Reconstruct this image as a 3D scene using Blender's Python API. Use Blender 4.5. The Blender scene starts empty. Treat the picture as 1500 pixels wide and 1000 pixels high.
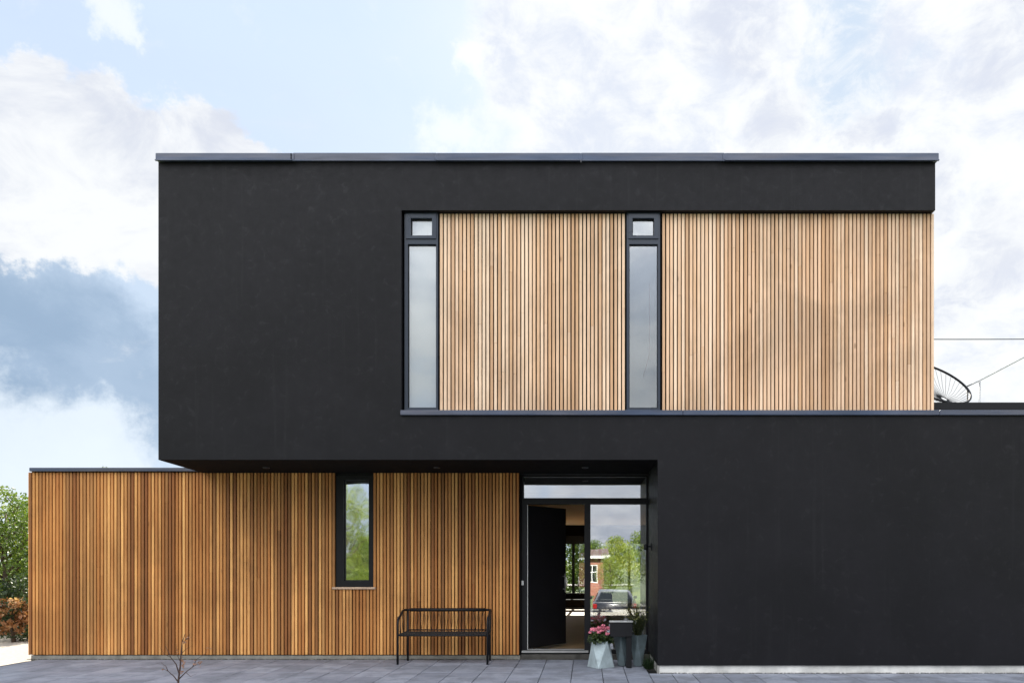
import bpy, bmesh, math, random
from mathutils import Vector, Matrix, noise
R = math.radians
rnd = random.Random(7)
sc = bpy.context.scene
col = sc.collection
FP, VX, HY, CZ = 1060.0, 860.0, 823.0, 1.42
def P(px, py, Y): return Vector(((px-VX)*Y/FP, Y, CZ-(py-HY)*Y/FP))
def PX(px, Y): return (px-VX)*Y/FP
def PZ(py, Y): return CZ-(py-HY)*Y/FP

# ------------------------------------------------------------------ nodes
class NT:
    def __init__(s, tree): s.t = tree; s.n = tree.nodes; s.l = tree.links
    def node(s, typ, **kw):
        n = s.n.new(typ)
        for k, v in kw.items(): setattr(n, k, v)
        return n
    def put(s, inp, v):
        if hasattr(v, 'is_output') or isinstance(v, bpy.types.NodeSocket): s.l.new(v, inp)
        elif isinstance(v, (tuple, list)) and inp.type == 'RGBA' and len(v) == 3: inp.default_value = (*v, 1)
        else: inp.default_value = v
    def math(s, op, a, b=0.0, clamp=False):
        n = s.node('ShaderNodeMath', operation=op, use_clamp=clamp); s.put(n.inputs[0], a); s.put(n.inputs[1], b); return n.outputs[0]
    def vmath(s, op, a, b=(0, 0, 0), scale=None):
        n = s.node('ShaderNodeVectorMath', operation=op); s.put(n.inputs[0], a); s.put(n.inputs[1], b)
        if scale is not None: s.put(n.inputs['Scale'], scale)
        return n.outputs['Value'] if op in ('DOT_PRODUCT', 'LENGTH', 'DISTANCE') else n.outputs['Vector']
    def mix(s, f, a, b, mode='MIX'):
        n = s.node('ShaderNodeMix', data_type='RGBA', blend_type=mode)
        s.put(n.inputs[0], f); s.put(n.inputs[6], a); s.put(n.inputs[7], b); return n.outputs[2]
    def noise(s, vec, scale, detail=4, rough=.5, dist=0.0):
        n = s.node('ShaderNodeTexNoise'); s.put(n.inputs['Vector'], vec)
        n.inputs['Scale'].default_value = scale; n.inputs['Detail'].default_value = detail
        n.inputs['Roughness'].default_value = rough; n.inputs['Distortion'].default_value = dist
        return n
    def mapr(s, v, a, b, c=0.0, d=1.0, smooth=True):
        n = s.node('ShaderNodeMapRange'); n.interpolation_type = 'SMOOTHSTEP' if smooth else 'LINEAR'
        s.put(n.inputs[0], v)
        for i, q in enumerate((a, b, c, d)): n.inputs[i+1].default_value = q
        return n.outputs[0]
    def scalev(s, vec, sc3):
        n = s.node('ShaderNodeVectorMath', operation='MULTIPLY'); s.put(n.inputs[0], vec); n.inputs[1].default_value = sc3; return n.outputs[0]

def newmat(name):
    m = bpy.data.materials.new(name); m.use_nodes = True
    t = NT(m.node_tree); b = m.node_tree.nodes['Principled BSDF']
    return m, t, b
def simple(name, c, rough=.6, metal=0.0, var=.12, scale=8.0, bump=0.0, bscale=60.0, spec=.5):
    m, t, b = newmat(name)
    tc = t.node('ShaderNodeTexCoord').outputs['Object']
    n = t.noise(tc, scale, 5, .6).outputs[0]
    k = t.mapr(n, .3, .7, 1-var, 1+var, False)
    t.put(b.inputs['Base Color'], t.mix(1.0, c, k, 'MULTIPLY'))
    t.put(b.inputs['Roughness'], t.mapr(n, .3, .7, max(0, rough-.07), min(1, rough+.07), False))
    b.inputs['Metallic'].default_value = metal; b.inputs['Specular IOR Level'].default_value = spec
    if bump:
        bn = t.node('ShaderNodeBump'); bn.inputs['Strength'].default_value = bump; bn.inputs['Distance'].default_value = .01
        t.put(bn.inputs['Height'], t.noise(tc, bscale, 5, .6).outputs[0]); t.put(b.inputs['Normal'], bn.outputs[0])
    return m

M = {}
def stucco():
    m, t, b = newmat('black_render')
    tc = t.node('ShaderNodeTexCoord').outputs['Object']
    big = t.noise(tc, .9, 4, .6).outputs[0]; mid = t.noise(tc, 9, 6, .65, .6).outputs[0]
    fine = t.noise(tc, 160, 4, .6).outputs[0]
    c = t.mix(t.mapr(big, .35, .65), (.0040, .0038, .0056), (.0064, .0060, .0084))
    c = t.mix(t.mapr(mid, .56, .72, 0, .35), c, (.006, .006, .007))
    c = t.mix(t.mapr(mid, .26, .44, .45, 0), c, (.020, .0195, .023))
    # faint rain streaks
    st = t.noise(t.scalev(tc, (14, 14, .5)), 1, 4, .6).outputs[0]
    c = t.mix(t.mapr(st, .56, .74, 0, .3), c, (.016, .016, .018))
    t.put(b.inputs['Base Color'], c); t.put(b.inputs['Roughness'], t.mapr(mid, .3, .7, .46, .62, False)); b.inputs['Specular IOR Level'].default_value = .23
    bn = t.node('ShaderNodeBump'); bn.inputs['Strength'].default_value = .6; bn.inputs['Distance'].default_value = .004
    t.put(bn.inputs['Height'], t.math('ADD', fine, t.math('MULTIPLY', mid, .8))); t.put(b.inputs['Normal'], bn.outputs[0])
    return m
M['stucco'] = stucco()

def wood(name, cols, knot=.5, rough=.62):
    m, t, b = newmat(name)
    tc = t.node('ShaderNodeTexCoord').outputs['Object']
    at = t.node('ShaderNodeAttribute', attribute_name='tone'); sep = t.node('ShaderNodeSeparateColor'); t.put(sep.inputs[0], at.outputs['Color'])
    r1, r2, r3 = sep.outputs[0], sep.outputs[1], sep.outputs[2]
    off = t.node('ShaderNodeCombineXYZ'); t.put(off.inputs[0], t.math('MULTIPLY', r2, 40)); t.put(off.inputs[2], t.math('MULTIPLY', r3, 25))
    v = t.vmath('ADD', tc, off.outputs[0])
    g1 = t.noise(t.scalev(v, (60, 60, 1.6)), 1, 5, .62, .8).outputs[0]
    g2 = t.noise(t.scalev(v, (10, 10, .9)), 1, 4, .6).outputs[0]
    g3 = t.noise(t.scalev(v, (230, 230, 4)), 1, 3, .6).outputs[0]
    c = t.mix(r1, cols[0], cols[1])
    c = t.mix(t.math('MULTIPLY', t.mapr(r3, .50, .95), .8), c, cols[2])
    c = t.mix(t.mapr(g2, .42, .74, 0, .55), c, cols[3])
    c = t.mix(1.0, c, t.mapr(g1, .25, .75, .80, 1.16, False), 'MULTIPLY')
    c = t.mix(1.0, c, t.mapr(g3, .3, .7, .92, 1.07, False), 'MULTIPLY')
    # knots
    vo = t.node('ShaderNodeTexVoronoi'); vo.inputs['Scale'].default_value = 1.0; t.put(vo.inputs['Vector'], t.scalev(v, (7, 7, 2.6)))
    vs = t.node('ShaderNodeSeparateColor'); t.put(vs.inputs[0], vo.outputs['Color'])
    kn = t.math('MULTIPLY', t.mapr(vo.outputs['Distance'], .05, .14, 1, 0), t.mapr(vs.outputs[0], .80, .84))
    c = t.mix(t.math('MULTIPLY', kn, knot), c, cols[4])
    # broad weather patches
    w = t.noise(t.scalev(tc, (1.0, 1, .9)), 1, 6, .62, .4).outputs[0]
    c = t.mix(1.0, c, t.mapr(w, .38, .66, 1.06, .82), 'MULTIPLY')
    t.put(b.inputs['Base Color'], c); b.inputs['Roughness'].default_value = rough; b.inputs['Specular IOR Level'].default_value = .3
    bn = t.node('ShaderNodeBump'); bn.inputs['Strength'].default_value = .25; bn.inputs['Distance'].default_value = .003
    t.put(bn.inputs['Height'], g1); t.put(b.inputs['Normal'], bn.outputs[0])
    return m
M['wood_up'] = wood('larch_pale', [(.80,.53,.345), (.92,.69,.50), (.56,.32,.17), (.72,.42,.215), (.14,.06,.025)])
M['wood_low'] = wood('larch_brown', [(.52,.215,.060), (.88,.46,.155), (.14,.042,.013), (.33,.10,.025), (.09,.035,.012)], .4, .5)  # deeper orange-brown larch tone for the ground floor slats
M['capmetal'] = None
def capm():
    m, t, b = newmat('zinc_flashing')
    tc = t.node('ShaderNodeTexCoord').outputs['Object']
    n = t.noise(t.scalev(tc, (.6, 1, 6)), 1, 4, .6).outputs[0]
    t.put(b.inputs['Base Color'], t.mix(t.mapr(n, .35, .65), (.055, .075, .125), (.10, .105, .135)))
    b.inputs['Metallic'].default_value = .35; b.inputs['Roughness'].default_value = .38
    bn = t.node('ShaderNodeBump'); bn.inputs['Strength'].default_value = .6; bn.inputs['Distance'].default_value = .03
    t.put(bn.inputs['Height'], t.noise(t.scalev(tc, (1.3, 3, 5)), 1, 2, .5).outputs[0]); t.put(b.inputs['Normal'], bn.outputs[0])
    return m
M['capmetal'] = capm()
M['frame'] = simple('anthracite_frame', (.020, .029, .048), .32, 0, .1, 4)
M['blackmetal'] = simple('black_metal', (.009, .009, .011), .5, 0, .15, 10, spec=.25)
M['membrane'] = simple('black_membrane', (.006, .0055, .006), .95, 0, .1, spec=.1)
M['concrete'] = simple('plinth_concrete', (.25, .24, .21), .9, 0, .35, 5, .7, 70)
M['plaster'] = simple('white_plinth', (.62, .61, .58), .85, 0, .35, 3, .5, 60)
M['darkconc'] = simple('step_concrete', (.075, .07, .062), .9, 0, .5, 7, .8, 60)
M['alu'] = simple('aluminium', (.45, .45, .44), .4, .6, .1)
M['darkmetal'] = simple('dark_metal', (.07, .07, .075), .5, .3, .1)
M['potdark'] = simple('dark_zinc', (.15, .195, .21), .62, .1, .3, 7, .35, 40)
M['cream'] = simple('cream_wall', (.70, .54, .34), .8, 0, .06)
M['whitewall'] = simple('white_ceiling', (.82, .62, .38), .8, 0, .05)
M['sillwood'] = simple('sill_timber', (.52, .36, .25), .6, 0, .2, 12)
M['white'] = simple('white_enamel', (.75, .75, .72), .4, 0, .05)
M['zincpot'] = simple('zinc_planter', (.36, .43, .45), .62, .1, .28, 7, .35, 40)
M['soil'] = simple('dark_soil', (.03, .022, .016), .95, 0, .3, 30)
M['bark'] = simple('bark', (.09, .065, .045), .9, 0, .4, 14, .8, 40)
M['twig'] = simple('twig_bark', (.055, .03, .022), .85, 0, .4, 30)
M['blind_a'] = simple('white_blind', (.86, .86, .85), .8, 0, .05, 1.5)
M['blind_b'] = simple('grey_blind', (.20, .27, .31), .8, 0, .12, 1.5)
M['brick'] = None
def brick():
    m, t, b = newmat('red_brick')
    tc = t.node('ShaderNodeTexCoord').outputs['Object']
    mp = t.node('ShaderNodeMapping'); mp.inputs['Rotation'].default_value = (R(90), 0, 0); t.put(mp.inputs[0], tc)
    br = t.node('ShaderNodeTexBrick'); t.put(br.inputs['Vector'], mp.outputs[0]); br.inputs['Scale'].default_value = 3.5
    br.inputs['Color1'].default_value = (.32, .10, .06, 1); br.inputs['Color2'].default_value = (.24, .07, .045, 1); br.inputs['Mortar'].default_value = (.3, .27, .23, 1)
    t.put(b.inputs['Base Color'], br.outputs[0]); b.inputs['Roughness'].default_value = .9
    return m
M['brick'] = brick()
M['tile'] = simple('roof_tile', (.10, .06, .05), .8, 0, .3, 5)
M['carpaint'] = simple('dark_car_paint', (.012, .013, .018), .22, .2, .05); M['carpaint'].node_tree.nodes['Principled BSDF'].inputs['Coat Weight'].default_value = .8
M['rubber'] = simple('rubber', (.02, .02, .02), .85)
M['redlens'] = simple('red_lens', (.22, .008, .008), .2)
M['rope'] = simple('black_rope', (.014, .014, .015), .8)
M['asphalt'] = simple('asphalt', (.06, .06, .062), .9, 0, .25, 3, .5, 80)
M['sofa'] = simple('black_fabric', (.012, .012, .014), .9)
M['tabletop'] = simple('dark_oak', (.05, .03, .02), .5, 0, .3)
M['pink'] = simple('pink_petals', (.72, .22, .30), .6, 0, .35, 60)
M['bottle'] = simple('pale_candle', (.5, .48, .42), .4)

def floorm():
    m, t, b = newmat('interior_floor_tiles')
    tc = t.node('ShaderNodeTexCoord').outputs['Object']
    n = t.noise(tc, 3, 4).outputs[0]
    t.put(b.inputs['Base Color'], t.mix(n, (.26, .16, .075), (.38, .25, .13))); b.inputs['Roughness'].default_value = .5; b.inputs['Specular IOR Level'].default_value = .3
    return m
M['floor'] = floorm()

def glass(name, refl, tint=(.93, .95, .95), bumpy=0.0, rough=0.0):
    m = bpy.data.materials.new(name); m.use_nodes = True; t = NT(m.node_tree); t.n.clear()
    out = t.node('ShaderNodeOutputMaterial'); tr = t.node('ShaderNodeBsdfTransparent'); tr.inputs[0].default_value = (*tint, 1)
    gl = t.node('ShaderNodeBsdfGlossy'); gl.inputs['Roughness'].default_value = rough; gl.inputs[0].default_value = (.95, .97, 1, 1)
    fr = t.node('ShaderNodeFresnel'); fr.inputs[0].default_value = 1.5
    f = t.math('ADD', t.math('MULTIPLY', fr.outputs[0], 1-refl), refl-.04, True)
    if bumpy:
        tc = t.node('ShaderNodeTexCoord').outputs['Object']
        bn = t.node('ShaderNodeBump'); bn.inputs['Strength'].default_value = bumpy; bn.inputs['Distance'].default_value = .01
        t.put(bn.inputs['Height'], t.noise(tc, 2.2, 1, .4).outputs[0]); t.put(gl.inputs['Normal'], bn.outputs[0])
    mx = t.node('ShaderNodeMixShader'); t.put(mx.inputs[0], f); t.l.new(tr.outputs[0], mx.inputs[1]); t.l.new(gl.outputs[0], mx.inputs[2])
    t.l.new(mx.outputs[0], out.inputs[0]); return m
M['glass_up'] = glass('coated_glass', .20, bumpy=.06)
M['glass_door'] = glass('reflective_glass', .50, bumpy=.05)
M['glass_low'] = glass('old_rippled_glass', .66, bumpy=.35, rough=.035)
M['glass_rear'] = glass('clear_glass', .08)
M['carglass'] = simple('car_glass', (.01, .012, .014), .06)

def leafm(name, cs, trans=.35):
    m = bpy.data.materials.new(name); m.use_nodes = True; t = NT(m.node_tree); t.n.clear()
    out = t.node('ShaderNodeOutputMaterial')
    at = t.node('ShaderNodeAttribute', attribute_name='tone'); sep = t.node('ShaderNodeSeparateColor'); t.put(sep.inputs[0], at.outputs['Color'])
    c = t.mix(sep.outputs[0], cs[0], cs[1]); c = t.mix(t.mapr(sep.outputs[1], .6, 1), c, cs[2])
    b = t.node('ShaderNodeBsdfPrincipled'); t.put(b.inputs['Base Color'], c); b.inputs['Roughness'].default_value = .5
    tr = t.node('ShaderNodeBsdfTranslucent'); t.put(tr.inputs[0], t.mix(1.0, c, (1.3, 1.35, .7), 'MULTIPLY'))
    mx = t.node('ShaderNodeMixShader'); mx.inputs[0].default_value = trans
    t.l.new(b.outputs[0], mx.inputs[1]); t.l.new(tr.outputs[0], mx.inputs[2]); t.l.new(mx.outputs[0], out.inputs[0]); return m
M['leaf'] = leafm('green_leaves', [(.05, .10, .015), (.17, .23, .035), (.26, .30, .05)])
M['leafdark'] = leafm('dark_leaves', [(.012, .03, .010), (.045, .075, .02), (.08, .11, .03)], .25)
M['leafyel'] = leafm('yellow_green_leaves', [(.12, .18, .022), (.25, .29, .04), (.33, .32, .06)])
M['leafred'] = leafm('orange_leaves', [(.26, .10, .04), (.50, .28, .13), (.60, .42, .24)], .3)
M['leafbrown'] = leafm('dry_brown_leaves', [(.22, .10, .06), (.36, .19, .13), (.42, .25, .18)], .3)
M['heather'] = leafm('heather_tips', [(.012, .022, .008), (.06, .07, .016), (.30, .30, .08)], .2)

def paverm():
    m, t, b = newmat('concrete_pavers')
    tc = t.node('ShaderNodeTexCoord').outputs['Object']
    at = t.node('ShaderNodeAttribute', attribute_name='tone'); sep = t.node('ShaderNodeSeparateColor'); t.put(sep.inputs[0], at.outputs['Color'])
    n = t.noise(tc, 2.3, 6, .65).outputs[0]; f = t.noise(tc, 90, 3, .7).outputs[0]; s = t.noise(tc, 11, 5, .7, .5).outputs[0]
    c = t.mix(sep.outputs[0], (.165, .18, .222), (.25, .268, .32))
    c = t.mix(t.mapr(n, .42, .62, 0, .75), c, (.12, .127, .15))
    c = t.mix(t.mapr(s, .58, .75, 0, .4), c, (.42, .44, .49))
    c = t.mix(1.0, c, t.mapr(f, .3, .7, .86, 1.12, False), 'MULTIPLY')
    t.put(b.inputs['Base Color'], c); t.put(b.inputs['Roughness'], t.mapr(n, .3, .7, .5, .8))
    bn = t.node('ShaderNodeBump'); bn.inputs['Strength'].default_value = .35; bn.inputs['Distance'].default_value = .004
    t.put(bn.inputs['Height'], f); t.put(b.inputs['Normal'], bn.outputs[0]); return m
M['paver'] = paverm()
M['bed'] = simple('joint_sand', (.025, .024, .022), .95, 0, .4, 20)
M['gravel'] = simple('pale_gravel', (.32, .285, .24), .95, 0, .22, 25, .8, 60)
M['edging'] = simple('edging_gravel', (.10, .095, .08), .95, 0, .6, 40, .9, 90)
def grassm():
    m, t, b = newmat('lawn')
    tc = t.node('ShaderNodeTexCoord').outputs['Object']
    a = t.noise(tc, .3, 5, .6).outputs[0]; f = t.noise(tc, 25, 4, .7).outputs[0]
    c = t.mix(t.mapr(a, .35, .65), (.05, .09, .018), (.10, .12, .03)); c = t.mix(1.0, c, t.mapr(f, .3, .7, .6, 1.4, False), 'MULTIPLY')
    t.put(b.inputs['Base Color'], c); b.inputs['Roughness'].default_value = .9; return m
M['grass'] = grassm()

# ------------------------------------------------------------------ mesh helpers
class MB:
    def __init__(s): s.bm = bmesh.new(); s.tone = s.bm.loops.layers.float_color.new('tone'); s.cur = (.5, .5, .5, 1)
    def face(s, vs, mi=0, smooth=False):
        try: f = s.bm.faces.new(vs)
        except ValueError: return
        f.material_index = mi; f.smooth = smooth
        for l in f.loops: l[s.tone] = s.cur
        return f
    def poly(s, pts, mi=0): return s.face([s.bm.verts.new(p) for p in pts], mi)
    def box(s, x0, x1, y0, y1, z0, z1, mi=0, b=0.0):
        if b > 0:
            return s.bevbox(x0, x1, y0, y1, z0, z1, b, mi)
        v = [s.bm.verts.new((x, y, z)) for z in (z0, z1) for y in (y0, y1) for x in (x0, x1)]
        for q in ((0,2,3,1),(4,5,7,6),(0,1,5,4),(2,6,7,3),(0,4,6,2),(1,3,7,5)): s.face([v[i] for i in q], mi)
    def bevbox(s, x0, x1, y0, y1, z0, z1, b, mi=0):
        V = {}
        X = (x0, x1); Y = (y0, y1); Z = (z0, z1)
        for i in (0, 1):
            for j in (0, 1):
                for k in (0, 1):
                    sx, sy, sz = (b if i == 0 else -b), (b if j == 0 else -b), (b if k == 0 else -b)
                    V[i,j,k,0] = s.bm.verts.new((X[i], Y[j]+sy, Z[k]+sz)); V[i,j,k,1] = s.bm.verts.new((X[i]+sx, Y[j], Z[k]+sz)); V[i,j,k,2] = s.bm.verts.new((X[i]+sx, Y[j]+sy, Z[k]))
        fs = []
        for i in (0, 1):
            fs.append([V[i,0,0,0],V[i,1,0,0],V[i,1,1,0],V[i,0,1,0]]); fs.append([V[0,i,0,1],V[1,i,0,1],V[1,i,1,1],V[0,i,1,1]]); fs.append([V[0,0,i,2],V[1,0,i,2],V[1,1,i,2],V[0,1,i,2]])
        for i in (0, 1):
            for j in (0, 1):
                fs.append([V[i,j,0,0],V[i,j,1,0],V[i,j,1,1],V[i,j,0,1]]); fs.append([V[i,0,j,0],V[i,1,j,0],V[i,1,j,2],V[i,0,j,2]]); fs.append([V[0,i,j,1],V[1,i,j,1],V[1,i,j,2],V[0,i,j,2]])
                for k in (0, 1): fs.append([V[i,j,k,0],V[i,j,k,1],V[i,j,k,2]])
        for f in fs: s.face(f, mi)
    def prism(s, pts, z0, z1, mi=0):       # polygon in XY extruded along z
        a = [s.bm.verts.new((x, y, z0)) for x, y in pts]; b = [s.bm.verts.new((x, y, z1)) for x, y in pts]; n = len(pts)
        s.face(a[::-1], mi); s.face(b, mi)
        for i in range(n): s.face([a[i], a[(i+1) % n], b[(i+1) % n], b[i]], mi)
    def cells(s, xs, zs, y0, y1, solid, mi=0):  # wall with openings
        nx, nz = len(xs)-1, len(zs)-1; V = {}
        def v(i, k, y):
            if (i, k, y) not in V: V[i, k, y] = s.bm.verts.new((xs[i], (y0, y1)[y], zs[k]))
            return V[i, k, y]
        S = lambda i, k: 0 <= i < nx and 0 <= k < nz and solid((xs[i]+xs[i+1])/2, (zs[k]+zs[k+1])/2)
        for i in range(nx):
            for k in range(nz):
                if not S(i, k): continue
                s.face([v(i,k,0), v(i+1,k,0), v(i+1,k+1,0), v(i,k+1,0)], mi); s.face([v(i,k,1), v(i,k+1,1), v(i+1,k+1,1), v(i+1,k,1)], mi)
                if not S(i-1, k): s.face([v(i,k,0), v(i,k+1,0), v(i,k+1,1), v(i,k,1)], mi)
                if not S(i+1, k): s.face([v(i+1,k,0), v(i+1,k,1), v(i+1,k+1,1), v(i+1,k+1,0)], mi)
                if not S(i, k-1): s.face([v(i,k,0), v(i,k,1), v(i+1,k,1), v(i+1,k,0)], mi)
                if not S(i, k+1): s.face([v(i,k+1,0), v(i+1,k+1,0), v(i+1,k+1,1), v(i,k+1,1)], mi)
    def tube(s, pts, r, seg=8, mi=0, cap=True):
        pts = [Vector(p) for p in pts]; rr = r if isinstance(r, (list, tuple)) else [r]*len(pts); rings = []
        up = Vector((0, 0, 1)); prev = None
        for i, p in enumerate(pts):
            d = (pts[min(i+1, len(pts)-1)] - pts[max(i-1, 0)]).normalized()
            if prev is None: a = d.cross(up if abs(d.z) < .9 else Vector((1, 0, 0))).normalized()
            else: a = (prev - d*prev.dot(d)).normalized()
            prev = a; b = d.cross(a)
            rings.append([s.bm.verts.new(p+(a*math.cos(2*math.pi*k/seg)+b*math.sin(2*math.pi*k/seg))*rr[i]) for k in range(seg)])
        for i in range(len(rings)-1):
            for k in range(seg): s.face([rings[i][k], rings[i][(k+1) % seg], rings[i+1][(k+1) % seg], rings[i+1][k]], mi, True)
        if cap: s.face(rings[0][::-1], mi); s.face(rings[-1], mi)
    def lathe(s, c, prof, seg=24, mi=0, axis='Z'):
        rings = []
        for r, h in prof:
            ring = []
            for k in range(seg):
                a = 2*math.pi*k/seg; u, w = r*math.cos(a), r*math.sin(a)
                p = (c[0]+u, c[1]+w, c[2]+h) if axis == 'Z' else ((c[0]+h, c[1]+u, c[2]+w) if axis == 'X' else (c[0]+u, c[1]+h, c[2]+w))
                ring.append(s.bm.verts.new(p))
            rings.append(ring)
        for i in range(len(rings)-1):
            for k in range(seg): s.face([rings[i][k], rings[i][(k+1) % seg], rings[i+1][(k+1) % seg], rings[i+1][k]], mi, True)
        s.face(rings[0][::-1], mi); s.face(rings[-1], mi)
    def leaf(s, p, size, rg, asp=.6, mi=0, n=None):
        d = Vector((rg.gauss(0, 1), rg.gauss(0, 1), rg.gauss(0, 1))).normalized()
        e = d.cross(Vector((rg.gauss(0, 1), rg.gauss(0, 1), rg.gauss(0, 1)))).normalized()
        p = Vector(p); L = d*size*.5; W = e*size*.5*asp; U = d.cross(e)*size*.12
        v = [s.bm.verts.new(q) for q in (p-L, p+W+U, p+L, p-W+U)]
        s.face(v, mi)
    def build(s, name, mat, parent=None, fix=True):
        if fix: bmesh.ops.recalc_face_normals(s.bm, faces=s.bm.faces)
        me = bpy.data.meshes.new(name); s.bm.to_mesh(me); s.bm.free()
        for m in (mat if isinstance(mat, list) else [mat]): me.materials.append(m)
        o = bpy.data.objects.new(name, me); col.objects.link(o)
        if parent: o.parent = parent
        return o
def build_local(mb, name, mat, parent):    # geometry given in world space, parent an Empty anywhere
    o = mb.build(name, mat, parent); o.matrix_parent_inverse = Matrix.Translation(-Vector(root_loc(parent))); return o
def root_loc(o):
    l = Vector(o.location)
    return l
def tag(o, label=None, cat=None, group=None, kind=None):
    if label: o['label'] = label
    if cat: o['category'] = cat
    if group: o['group'] = group
    if kind: o['kind'] = kind
    return o
def empty(name, loc, label, cat, group=None):
    o = bpy.data.objects.new(name, None); o.location = loc; o.empty_display_size = .2; col.objects.link(o)
    return tag(o, label, cat, group)
def part(mb, name, mat, parent): return build_local(mb, name, mat, parent)
def sub(mb, name, mat, parent):            # parent is a part whose mesh coordinates are world space
    return mb.build(name, mat, parent)

# ------------------------------------------------------------------ constants of the house
F = 9.25; W = 10.60; UC = 9.33; G = 10.76
zTop = PZ(238, F); zSof = PZ(673, F); xL = PX(232, F); xR = PX(1370, F)
xCorner = PX(963.5, F); xFar = 8.2; zPl = .102
zSillT = PZ(601, F); zSillB = PZ(608.5, F); zBand = PZ(308, F)
xWA0, xWA1 = PX(592, UC), PX(642, UC); xWB0, xWB1 = PX(917, UC), PX(968, UC)
YB = 19.0
skew = -.1185
def xl(Y): return xL + skew*(Y-F)
house = empty('house', (1.0, 14.0, 0), 'modern two storey house of black render and vertical larch slats with a projecting upper floor', 'house')

# stucco front wall
w = MB()
xs = [xL, PX(588, F), xCorner, xR, xFar]; zs = [zPl, zSof, zSillB, zSillT-.01, zBand, zTop]
def solid(x, z):
    if x < xCorner and z < zSof: return False
    if x > xR and z > zSillB: return False
    if x > PX(588, F) and zSillB < z < zBand: return False
    return True
w.cells(xs, zs, F, F+.25, solid)
sw = part(w, 'front_wall', M['stucco'], house)
# window jamb reveal strip + recess returns handled by wall thickness
w = MB()
w.prism([(xL+.002, F+.25), (xL+.25, F+.25), (xl(YB)+.25, YB), (xl(YB), YB)], zSof+.26, zTop)       # upper left side
w.prism([(xR-.25, F+.25), (xR, F+.25), (xR, YB), (xR-.25, YB)], zSof+.26, zTop)                      # upper right side
w.prism([(xl(YB), YB), (xR, YB), (xR, YB+.25), (xl(YB), YB+.25)], zSof, zTop)                    # rear
part(w, 'side_wall', M['stucco'], house)
w = MB()
w.box(xCorner, xCorner+.25, F+.25, G+.06, zPl, zSof)
part(w, 'return_wall', M['stucco'], house); w = MB()
w.box(xFar-.25, xFar, F+.25, 20.5, zPl, zSillB)
part(w, 'end_wall', M['stucco'], house)
w = MB(); w.prism([(xL+.002, F+.25), (xR, F+.25), (xR, YB), (xl(YB), YB)], zSof+.001, zSof+.26)
w.prism([(xL+.006, F+.004), (xCorner-.004, F+.004), (xCorner-.004, W+.03), (xl(W)+.012, W+.03)], zSof-.004, zSof-.0005)  # thin near-black sheet added to cover brown light bounced onto the soffit edge
part(w, 'soffit', M['membrane'], house)
w = MB(); w.prism([(xL+.06, F+.26), (xR-.06, F+.26), (xR-.06, YB), (xl(YB)+.06, YB)], zTop-.25, zTop-.05)
part(w, 'roof', M['membrane'], house)
# roof cap with lapped joints
w = MB()
cx = [PX(q, F) for q in (230, 430, 640, 851, 1061, 1373.5)]
for i in range(5):
    j = (-.005, .006, -.001, .007, -.004)[i]
    w.box(cx[i]+.0015, cx[i+1]-.0015, F-.035+j, F+.42, zTop+.012, PZ(226, F)+j*.8, 0, .006)
    w.box(cx[i]+.0015, cx[i+1]-.0015, F-.050+j, F-.030, zTop-.002, zTop+.012, 0, .002)
    if i: w.box(cx[i]-.025, cx[i]+.02, F-.040, F-.030, zTop+.014, PZ(227, F), 0, .003)
w.box(cx[0], cx[0]+.3, F+.42, YB, zTop+.005, PZ(226, F)-.005); w.box(cx[5]-.3, cx[5], F+.42, YB, zTop+.005, PZ(226, F)-.005)
part(w, 'roof_cap', M['capmetal'], house)
# sill flashing and terrace parapet
w = MB()
sx = [PX(587, F), PX(1000, F), PX(1375, F), xFar+.03]
for i in range(3): w.box(sx[i]+.001, sx[i+1]-.001, F-.032, F+.4, zSillB+.002, zSillT, 0, .005)
part(w, 'sill_flashing', M['capmetal'], house)
w = MB(); w.box(xR+.004, xFar, F+.27, F+.46, zSillT+.002, PZ(591, 9.6)); w.box(xR+.002, xFar, F+.25, 20.5, zSillB-.25, zSillB-.05)
part(w, 'terrace_parapet', M['blackmetal'], house)

# cladding
def slats(name, x0, x1, z0, z1, yf, mat, parent, pitch=.05, wd=.0355, th=.034, holes=(), brk=.35, seed=1, label=None):
    rg = random.Random(seed); mb = MB(); n = max(1, round((x1-x0)/pitch)); pitch = (x1-x0)/n; wd = wd*pitch/.05
    for i in range(n):
        xa = x0+i*pitch+(pitch-wd)/2+rg.uniform(-.0012, .0012); xb = xa+wd*rg.uniform(.96, 1.02); dy = rg.uniform(-.0015, .0015)
        segs = [(z0, z1)]
        for hx0, hx1, hz0, hz1 in holes:
            if hx0-.004 < (xa+xb)/2 < hx1+.004: segs = [q for q in ((z0, hz0), (hz1, z1)) if q[1]-q[0] > .02]
        out = []
        for a, b in segs:
            if b-a > 1.0 and rg.random() < brk:
                c = a+(b-a)*rg.uniform(.15,.85); out += [(a, c-.0007), (c+.0007, b)]
            else: out.append((a, b))
        q0, q2 = rg.random(), rg.random()
        for a, b in out:
            r = min(1, max(0, q0+rg.uniform(-.18, .18))); mb.cur = (r*r*(3-2*r), rg.random(), min(1, max(0, q2+rg.uniform(-.12, .12))), 1)
            mb.box(xa, xb, yf+dy, yf+dy+th, a+rg.uniform(0, .004)*(a == z0), b, 0, .0025)
    o = part(mb, name, mat, parent)
    if label: o['label'] = label
    return o
zc0, zc1 = zSillT+.008, zBand-.006
slats('cladding', PX(643.5, UC), PX(916, UC), zc0, zc1, UC, M['wood_up'], house, brk=.4, seed=3, label='pale larch slats between the two upper windows')
slats('cladding', PX(969.5, UC), PX(1369, UC), zc0, zc1, UC, M['wood_up'], house, brk=.5, seed=4, label='wide field of pale larch slats at the right of the upper floor')
LX0, LX1 = PX(41.5, W), PX(761, W)
wx0, wx1, wz0, wz1 = PX(491.5, W), PX(548, W), PZ(859, W), PZ(690, W)
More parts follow.
